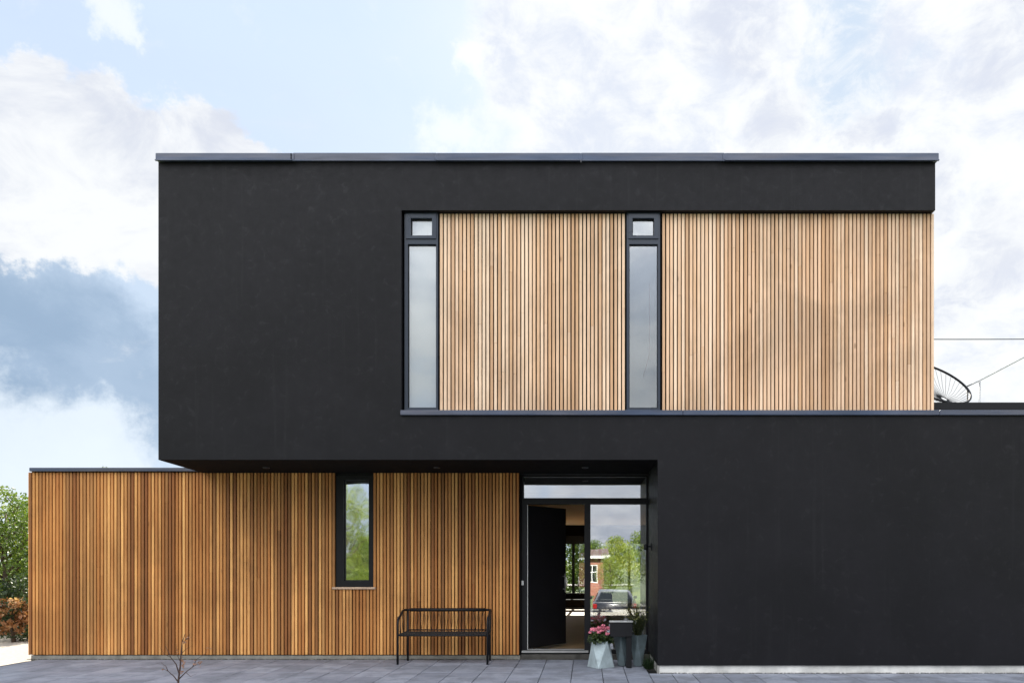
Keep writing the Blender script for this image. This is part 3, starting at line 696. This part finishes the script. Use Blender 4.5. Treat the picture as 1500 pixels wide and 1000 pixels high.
# behind the house
rear = [(-2.6, 27, .62), (.2, 26, .7), (2.9, 28, .75), (-6, 31, .6), (6, 31, .6)]
pl = ['left in the rear garden', 'seen through the rear glass', 'right of centre in the rear garden', 'farthest left in the rear garden', 'farthest right in the rear garden']
for i, (x, y, s_) in enumerate(rear): copy_tree(kinds[(i+1) % 3], (x, y, -.06), i*2.1, s_, 'leafy tree '+pl[i], 'rear garden trees')
far = [(-30, 42, .7), (-24, 46, .7), (-36, 38, .65), (-44, 52, .8)]
for i, (x, y, s_) in enumerate(far): copy_tree(kinds[(i) % 3], (x, y, -.06), i*2.5, s_, 'distant tree '+('behind the green shrubs', 'behind the end of the wing', 'out to the left beyond the path', 'farthest left beyond the path')[i], 'distant trees on the left')
# weeds on the wing roof
for px_, h_, lbl in ((151, .10, 'small green weed on the wing roof, leftmost'), (234, .065, 'tiny green weed on the wing roof below the overhang corner'), (250, .05, 'low weed on the wing roof nearest the black wall')):
    Y_ = 11.2; rg = random.Random(px_); mb = MB(); x = PX(px_, Y_)
    for i in range(5): a = rg.uniform(-.06, .06); mb.cur = (.3, .3, 0, 1); mb.tube([(x, Y_, 2.70), (x+a, Y_+rg.uniform(-.05, .05), 2.82+h_*rg.uniform(.6, 1))], [.003, .001], 4)
    for i in range(50): mb.cur = (rg.random(), rg.random(), 0, 1); mb.leaf((x+rg.gauss(0, .035), Y_+rg.gauss(0, .03), 2.80+h_*rg.random()), .025, rg)
    tag(mb.build('roof_weed', M['leaf'], fix=False), lbl, 'weed', 'weeds on the wing roof')
# sapling in front
e = empty('sapling', (PX(262, 7.95), 7.95, 0), 'bare little sapling with a few dry brown leaves at the bottom of the picture', 'sapling')
Ys = 7.95
def S(px_, py_, dy=0): return P(px_, py_, Ys+dy)
mb = MB()
def br(pts, r0): mb.tube(pts, [1.35*r0*(1-.75*i/(len(pts)-1)) for i in range(len(pts))], 6)
br([Vector((PX(261, Ys), Ys, -.03)), S(261, 1000), S(262, 990), S(264, 975), S(265, 958), S(267, 940), S(271, 928)], .009)
br([S(261, 998), S(255, 990), S(246, 982), S(238, 978)], .005); br([S(262, 985), S(258, 972), S(250, 962), S(247, 955), S(242, 945)], .005)
br([S(262, 994), S(272, 984), S(282, 976), S(290, 972)], .005); br([S(246, 982), S(243, 975), S(236, 970)], .003); br([S(265, 958), S(272, 950), S(280, 946)], .003)
br([S(282, 976), S(288, 965), S(300, 957), S(305, 947)], .003); br([S(267, 940), S(276, 934), S(279, 926)], .0025); br([S(264, 968), S(258, 955), S(259, 943)], .0025)
br([S(250, 962), S(241, 958), S(232, 944)], .002); br([S(272, 984), S(279, 990), S(288, 986)], .0025)
part(mb, 'stem', M['twig'], e)
rg = random.Random(77); mb = MB()
for (px_, py_, n_) in ((268, 973, 10), (267, 966, 7), (288, 971, 8), (293, 972, 6), (237, 978, 2), (275, 934, 7), (270, 940, 4), (305, 949, 2), (266, 983, 4), (258, 950, 2)):
    for i in range(n_): mb.cur = (rg.random(), rg.random(), 0, 1); q = S(px_+rg.gauss(0, 2.2), py_+rg.gauss(0, 2.2), rg.gauss(0, .02)); mb.leaf(q, rg.uniform(.026, .046), rg, .6)
part(mb, 'leaves', M['leafbrown'], e)

# ------------------------------------------------------------------ terrace things
Yc = 11.6; e = empty('string_chair', (PX(1372, Yc), Yc, 3.1), 'round black wire lounge chair with radiating cords standing on the roof terrace', 'chair')
ctr = P(1372, 561, Yc); ux = Vector((.90, .0, -.30)).normalized(); uy = Vector((.28, .75, .62)).normalized()
ctr = P(1368, 560, Yc); ux = Vector((.535, -.05, -.15)); uy = Vector((.04, .42, .40))
hub = P(1383, 584, Yc)
ring = [ctr+ux*math.cos(a)+uy*math.sin(a) for a in [2*math.pi*k/48 for k in range(49)]]
mb = MB(); mb.tube(ring, .018, 8, 0, False); part(mb, 'rim', M['blackmetal'], e)
mb = MB()
inner = [hub+ux*.09*math.cos(2*math.pi*k/24)+uy*.09*math.sin(2*math.pi*k/24) for k in range(25)]
mb.tube(inner, .006, 6, 0, False)
for k in range(40):
    a = 2*math.pi*k/40; q = ctr+ux*math.cos(a)+uy*math.sin(a); i_ = hub+ux*.09*math.cos(a)+uy*.09*math.sin(a); mid = q.lerp(i_, .5)+Vector((0, 0, -.05)); mb.tube([q, mid, i_], .0028, 4, 0, False)
part(mb, 'cords', M['rope'], e)
mb = MB()
for q in (ring[1], ring[12], ring[24], ring[36]):
    mb2 = MB(); mb2.tube([q, Vector((q.x+(.04 if q.x > ctr.x else -.04), q.y, 3.1))], .009, 6); part(mb2, 'leg', M['blackmetal'], e)
mb.bm.free()
pp = empty('terrace_post', (PX(1435, 12.4), 12.4, 3.1), 'thin grey upright post on the roof terrace with a wire running up to the right', 'post')
mb = MB(); mb.tube([(PX(1435, 12.4), 12.4, 3.05), P(1435, 556, 12.4)], .017, 8); part(mb, 'post', M['alu'], pp)
mb = MB(); mb.tube([P(1416, 566, 12.4), P(1435, 557, 12.4), P(1500, 523, 12.4), P(1562, 491, 12.4)], .013, 6); part(mb, 'wire', M['alu'], pp)
up_ = empty('utility_line', (22, 30, -.06), 'thin overhead cable crossing the sky to the right of the upper floor', 'cable')
mb = MB(); pa, pb = Vector((4.5, 30, PZ(493, 30))), Vector((26, 30, PZ(493, 30))); mb.tube([pa.lerp(pb, i/16)-Vector((0, 0, .11*4*(i/16)*(1-i/16))) for i in range(17)], .018, 6); part(mb, 'cable', M['rubber'], up_)
for q in (pa, pb): mb = MB(); mb.tube([(q.x, 30, -.1), (q.x, 30, q.z+.3)], [.13, .09], 10); part(mb, 'pole', M['bark'], up_)

# ------------------------------------------------------------------ across the road: brick house
bh = empty('brick_house', (-4.0, -38, gz(0, -38)), 'low red brick house with white windows across the road, mirrored in the side glass', 'house')
z0 = gz(0, -38); hx0, hx1, hy0, hy1 = -9.0, 1.35, -42, -36
mb = MB()
wins = [(-7.6, -6.6), (-5.2, -4.2), (-2.6, -1.6), (.0, .9)]
xs = sorted({hx0, hx1, *[a for w_ in wins for a in w_]}); mb.cells(xs, [z0, z0+1.0, z0+2.4, z0+3.1], hy1-.3, hy1, lambda x, z: not (z0+1 < z < z0+2.4 and any(a < x < b for a, b in wins)))
mb.box(hx0, hx0+.3, hy0, hy1-.3, z0, z0+3.1); mb.box(hx1-.3, hx1, hy0, hy1-.3, z0, z0+3.1); mb.box(hx0, hx1, hy0-.3, hy0, z0, z0+3.1)
part(mb, 'wall', M['brick'], bh)
mb = MB(); ym = (hy0+hy1)/2
v = [(hx0-.4, hy1+.4, z0+3.05), (hx1+.4, hy1+.4, z0+3.05), (hx1+.4, ym, z0+3.7), (hx0-.4, ym, z0+3.7), (hx1+.4, hy0-.6, z0+3.05), (hx0-.4, hy0-.6, z0+3.05)]
vv = [mb.bm.verts.new(q) for q in v]; mb.face([vv[0], vv[1], vv[2], vv[3]]); mb.face([vv[3], vv[2], vv[4], vv[5]]); mb.face([vv[1], vv[4], vv[2]]); mb.face([vv[0], vv[3], vv[5]]); mb.face([vv[0], vv[5], vv[4], vv[1]])
rf = part(mb, 'roof', M['tile'], bh)
mb = MB(); mb.box(-5, -4.4, ym-.3, ym+.3, z0+3.4, z0+4.3); sub(mb, 'chimney', M['brick'], rf)
mb = MB(); mb.box(hx0-.45, hx1+.45, hy1+.4, hy1+.46, z0+2.92, z0+3.12); part(mb, 'fascia', M['white'], bh)
for a, b in wins:
    mb = MB(); m_ = (a+b)/2; e_ = .07; ys = hy1-.15
    mb.cells([a, a+e_, m_-.03, m_+.03, b-e_, b], [z0+1.0, z0+1.07, z0+1.8, z0+1.86, z0+2.33, z0+2.4], ys, ys+.12, lambda x, z: not ((a+e_ < x < m_-.03 or m_+.03 < x < b-e_) and (z0+1.07 < z < z0+1.8 or z0+1.86 < z < z0+2.33)))
    fr = part(mb, 'window', M['white'], bh); mb = MB(); mb.box(a+.01, b-.01, ys+.03, ys+.04, z0+1.01, z0+2.39); sub(mb, 'pane', M['carglass'], fr)

# ------------------------------------------------------------------ parked car (rear towards the house)
cy0, cxm = -8.0, PX(901, 29.5); cz = gz(0, -10)+.02
car = empty('parked_car', (cxm, cy0-2.2, cz), 'dark estate car parked on the driveway, its rear mirrored in the side glass', 'car')
mb = MB()
st = [(0, .42, .62, .78, .66), (.06, .28, .90, .86, .80), (.10, .24, .98, .88, .84), (.5, .20, 1.0, .90, .86), (1.6, .18, .98, .91, .87), (2.8, .18, .96, .91, .87), (3.3, .18, .92, .90, .84), (3.9, .22, .80, .87, .76), (4.25, .30, .66, .80, .66), (4.35, .38, .56, .70, .60)]
rings = []
for (s_, zl, zh, wb, wt) in st:
    y = cy0-s_; ring = [(-wb*.92, zl), (-wb, zl+.12), (-wb, (zl+zh)/2+.05), (-wt, zh), (wt, zh), (wb, (zl+zh)/2+.05), (wb, zl+.12), (wb*.92, zl)]
    rings.append([mb.bm.verts.new((cxm+x, y, cz+z)) for x, z in ring])
for i in range(len(rings)-1):
    for k in range(8): mb.face([rings[i][k], rings[i][(k+1) % 8], rings[i+1][(k+1) % 8], rings[i+1][k]], 0, True)
mb.face(rings[0]); mb.face(rings[-1])
# cabin (greenhouse) with roof
cab = [(.12, .97, .78, .97, .76), (.30, 1.20, .74, .97, .84), (.48, 1.40, .66, .97, .84), (.9, 1.455, .64, .97, .85), (1.8, 1.46, .64, .96, .85), (2.4, 1.42, .62, .95, .84), (3.1, 1.05, .72, .94, .80)]
rr = []
for (s_, zt, wt, zb, wb) in cab:
    y = cy0-s_; rr.append([mb.bm.verts.new((cxm+x, y, cz+z)) for x, z in ((-wb, zb-.02), (-wt, zt-.05), (-wt*.85, zt), (wt*.85, zt), (wt, zt-.05), (wb, zb-.02))])
for i in range(len(rr)-1):
    for k in range(5): mb.face([rr[i][k], rr[i][k+1], rr[i+1][k+1], rr[i+1][k]], 0, True)
mb.face(rr[0]); mb.face(rr[-1])
body = part(mb, 'body', M['carpaint'], car)
mb = MB(); mb.poly([(cxm-.66, cy0-.135, cz+1.01), (cxm+.66, cy0-.135, cz+1.01), (cxm+.56, cy0-.435, cz+1.375), (cxm-.56, cy0-.435, cz+1.375)]); part(mb, 'rear_window', M['carglass'], car)
mb = MB(); mb.poly([(cxm-.66, cy0-3.06, cz+1.10), (cxm+.66, cy0-3.06, cz+1.10), (cxm+.54, cy0-2.50, cz+1.40), (cxm-.54, cy0-2.50, cz+1.40)]); part(mb, 'windscreen', M['carglass'], car)
for s in (-1, 1):
    for (a, b) in ((.55, 1.5), (1.6, 2.5)):
        mb = MB(); mb.poly([(cxm+s*.862, cy0-a, cz+1.0), (cxm+s*.862, cy0-b, cz+1.0), (cxm+s*.675, cy0-b+(.12 if b > 2 else 0), cz+1.37), (cxm+s*.675, cy0-a-.05, cz+1.37)]); part(mb, 'side_window', M['carglass'], car)
    mb = MB(); mb.box(cxm+s*.80-.09, cxm+s*.80+.07, cy0-.10, cy0-.02, cz+.72, cz+.92, 0, .02); part(mb, 'tail_lamp', M['redlens'], car)
    mb = MB(); mb.box(cxm+s*.62-.14, cxm+s*.62+.14, cy0-4.30, cy0-4.2, cz+.52, cz+.62, 0, .02); part(mb, 'headlight', M['white'], car)
    mb = MB(); mb.box(cxm+s*.98-.08, cxm+s*.98+.08, cy0-2.55, cy0-2.42, cz+1.0, cz+1.13, 0, .03); part(mb, 'wing_mirror', M['carpaint'], car)
    for a in (.85, 3.5):
        mb = MB(); xx = cxm+s*.80; mb.lathe((xx-.11, cy0-a, cz+.32), [(.22, 0), (.32, .02), (.32, .20), (.22, .22)], 24, 0, 'X'); wh = part(mb, 'wheel', M['rubber'], car)
        mb = MB(); mb.lathe((xx+s*.105-.012, cy0-a, cz+.32), [(.21, 0), (.21, .012), (.08, .024)], 20, 0, 'X'); sub(mb, 'rim', M['alu'], wh)
mb = MB(); mb.box(cxm-.26, cxm+.26, cy0+.002, cy0+.012, cz+.47, cz+.58); part(mb, 'number_plate', M['white'], car)
mb = MB(); mb.box(cxm-.84, cxm+.84, cy0-.08, cy0+.04, cz+.32, cz+.45, 0, .03); part(mb, 'bumper', M['rubber'], car)

# ------------------------------------------------------------------ world
SUN_EL, SUN_AZ = 37.0, 2.0          # sun behind the house, slightly to the right
world = bpy.data.worlds.new('World'); sc.world = world; world.use_nodes = True
t = NT(world.node_tree); t.n.clear()
out = t.node('ShaderNodeOutputWorld'); bg = t.node('ShaderNodeBackground')
sky = t.node('ShaderNodeTexSky'); sky.sky_type = 'NISHITA'; sky.sun_disc = False; sky.sun_elevation = R(SUN_EL); sky.sun_rotation = R(SUN_AZ); sky.dust_density = 2.0; sky.air_density = 1.2
d = t.node('ShaderNodeTexCoord').outputs['Generated']
wv = t.noise(d, 2.2, 5, .6); wob = t.vmath('SCALE', t.vmath('SUBTRACT', wv.outputs['Color'], (.5, .5, .5)), scale=.12)
wv2 = t.noise(d, 7.0, 7, .66); wob2 = t.vmath('SCALE', t.vmath('SUBTRACT', wv2.outputs['Color'], (.5, .5, .5)), scale=.20)
dw = t.vmath('NORMALIZE', t.vmath('ADD', t.vmath('ADD', d, wob), wob2))
def dirpx(px_, py_): return Vector(((px_-VX)/FP, 1, (HY-py_)/FP)).normalized()
def blob(px_, py_, r_in, r_out, vec=dw):       # degrees
    c = dirpx(px_, py_) if not isinstance(px_, Vector) else px_
    return t.mapr(t.vmath('DOT_PRODUCT', vec, tuple(c)), math.cos(R(r_out)), math.cos(R(r_in)))
def vmax(*a):
    r_ = a[0]
    for q in a[1:]: r_ = t.math('MAXIMUM', r_, q)
    return r_
S_ = .12
base = t.mix(1.0, sky.outputs[0], (S_, S_, S_), 'MULTIPLY')
veil = t.noise(t.scalev(d, (1, 1, 2.0)), 1.6, 6, .6, .3).outputs[0]
base = t.mix(t.mapr(veil, .3, .7, .970, .990), base, t.mix(t.mapr(veil, .35, .62), (.172, .207, .270), (.190, .228, .280)))
n1 = t.noise(t.scalev(d, (1, 1, 1.8)), 2.4, 9, .60, .35).outputs[0]
n2 = t.noise(t.scalev(d, (1, 1, 1.8)), 5.5, 9, .62, .5).outputs[0]
n3 = t.noise(t.scalev(d, (1, 1, 1.5)), 16, 8, .65, .4).outputs[0]
nn = t.math('ADD', t.math('MULTIPLY', n1, .65), t.math('MULTIPLY', n2, .35))
sepd = t.node('ShaderNodeSeparateXYZ'); t.put(sepd.inputs[0], d)
behind = t.mapr(sepd.outputs[1], .25, -.35)
cl = t.math('MULTIPLY', t.mapr(nn, .38, .52), t.math('MULTIPLY', behind, .92))
shade = t.noise(t.scalev(d, (1, 1, 2.2)), 4.0, 6, .6, .4).outputs[0]
ccol = t.mix(t.mapr(shade, .4, .66), (.42, .42, .42), (.24, .255, .29))
hi = t.mapr(sepd.outputs[2], .22, .60, .70, 2.9)
c = t.mix(cl, base, t.mix(1.0, ccol, hi, 'MULTIPLY'))
bank = vmax(blob(60, 500, 6, 11), blob(170, 545, 5, 9), blob(-80, 470, 8, 14), blob(210, 430, 3, 8), blob(300, 520, 4, 10))
c = t.mix(t.math('MULTIPLY', bank, .86), c, t.mix(t.math('MULTIPLY', vmax(blob(70, 535, 1, 8), blob(190, 570, 1, 6.5), blob(-60, 510, 2, 9)), t.mapr(shade, .30, .55, .7, 1)), (.178, .215, .262), (.082, .118, .165)))
low = vmax(blob(120, 695, 3, 5.5), blob(-40, 700, 4, 7))
c = t.mix(t.math('MULTIPLY', low, .85), c, (.25, .275, .30))
cum = vmax(blob(60, 258, 3, 6), blob(170, 262, 2, 5), blob(-60, 255, 4, 6.6), blob(200, 330, .3, 3.6), blob(320, 222, 0, 4), blob(75, 280, 1, 4.6), blob(390, 222, 0, 2.5))
cumf = t.mapr(t.math('ADD', cum, t.math('MULTIPLY', t.math('SUBTRACT', n3, .5), 1.3)), .08, .72)
c = t.mix(cumf, c, t.mix(t.mapr(n2, .44, .66), (.272, .278, .284), (.205, .217, .245)))
big = vmax(blob(1080, 110, 9, 21), blob(1400, 60, 8, 18), blob(1480, 330, 7, 14), blob(1300, 330, 6, 13), blob(1500, 560, 7, 13), blob(950, 190, 4, 15))
bigf = t.mapr(t.math('ADD', big, t.math('MULTIPLY', t.math('SUBTRACT', n2, .5), 1.6)), .15, .75)
c = t.mix(bigf, c, t.mix(t.mapr(t.math('ADD', t.math('MULTIPLY', n3, .5), t.math('MULTIPLY', n2, .5)), .44, .62), (.278, .284, .288), (.222, .237, .268)))
gap = vmax(blob(1245, 85, .3, 3.6), blob(1248, 10, .3, 3))
c = t.mix(t.math('MULTIPLY', gap, t.mapr(n3, .35, .5, .4, .9)), c, (.185, .22, .265))
sm = vmax(blob(1135, 160, .2, 3), blob(1060, 40, .2, 3.4), blob(1470, 375, .5, 3.6), blob(1410, 425, .2, 2.8), blob(1360, 260, .1, 2.8), blob(1460, 50, .5, 4), blob(1290, 200, 0, 2))
c = t.mix(t.math('MULTIPLY', sm, t.mapr(n3, .34, .60, .15, .68)), c, (.20, .212, .245))
strip_ = vmax(blob(165, 30, .1, 2), blob(175, 50, .1, 1.6), blob(705, 88, .1, 1.8), blob(680, 212, .1, 2.6))
c = t.mix(t.math('MULTIPLY', strip_, .6), c, (.30, .305, .31))
t.put(bg.inputs[0], c); bg.inputs[1].default_value = 1.0; t.l.new(bg.outputs[0], out.inputs[0])
sd = bpy.data.lights.new('sun', 'SUN'); sd.energy = 3.6; sd.angle = R(.6); sd.color = (1, .93, .82)
so = bpy.data.objects.new('sun', sd); col.objects.link(so)
el, az = R(SUN_EL), R(SUN_AZ)
sdir = Vector((math.sin(az)*math.cos(el), math.cos(az)*math.cos(el), math.sin(el)))
so.rotation_euler = sdir.to_track_quat('Z', 'Y').to_euler(); so.location = sdir*40

cam = bpy.data.cameras.new('camera'); co = bpy.data.objects.new('camera', cam); col.objects.link(co)
co.location = (0, 0, CZ); co.rotation_euler = (R(90), 0, 0); cam.sensor_width = 36; cam.lens = FP/1500*36
cam.shift_x = (750-VX)/1500; cam.shift_y = (HY-500)/1500; cam.clip_end = 3000; cam.clip_start = .05
sc.camera = co
sc.view_settings.view_transform = 'Standard'; sc.view_settings.look = 'None'; sc.view_settings.gamma = 1; sc.view_settings.exposure = 1.85
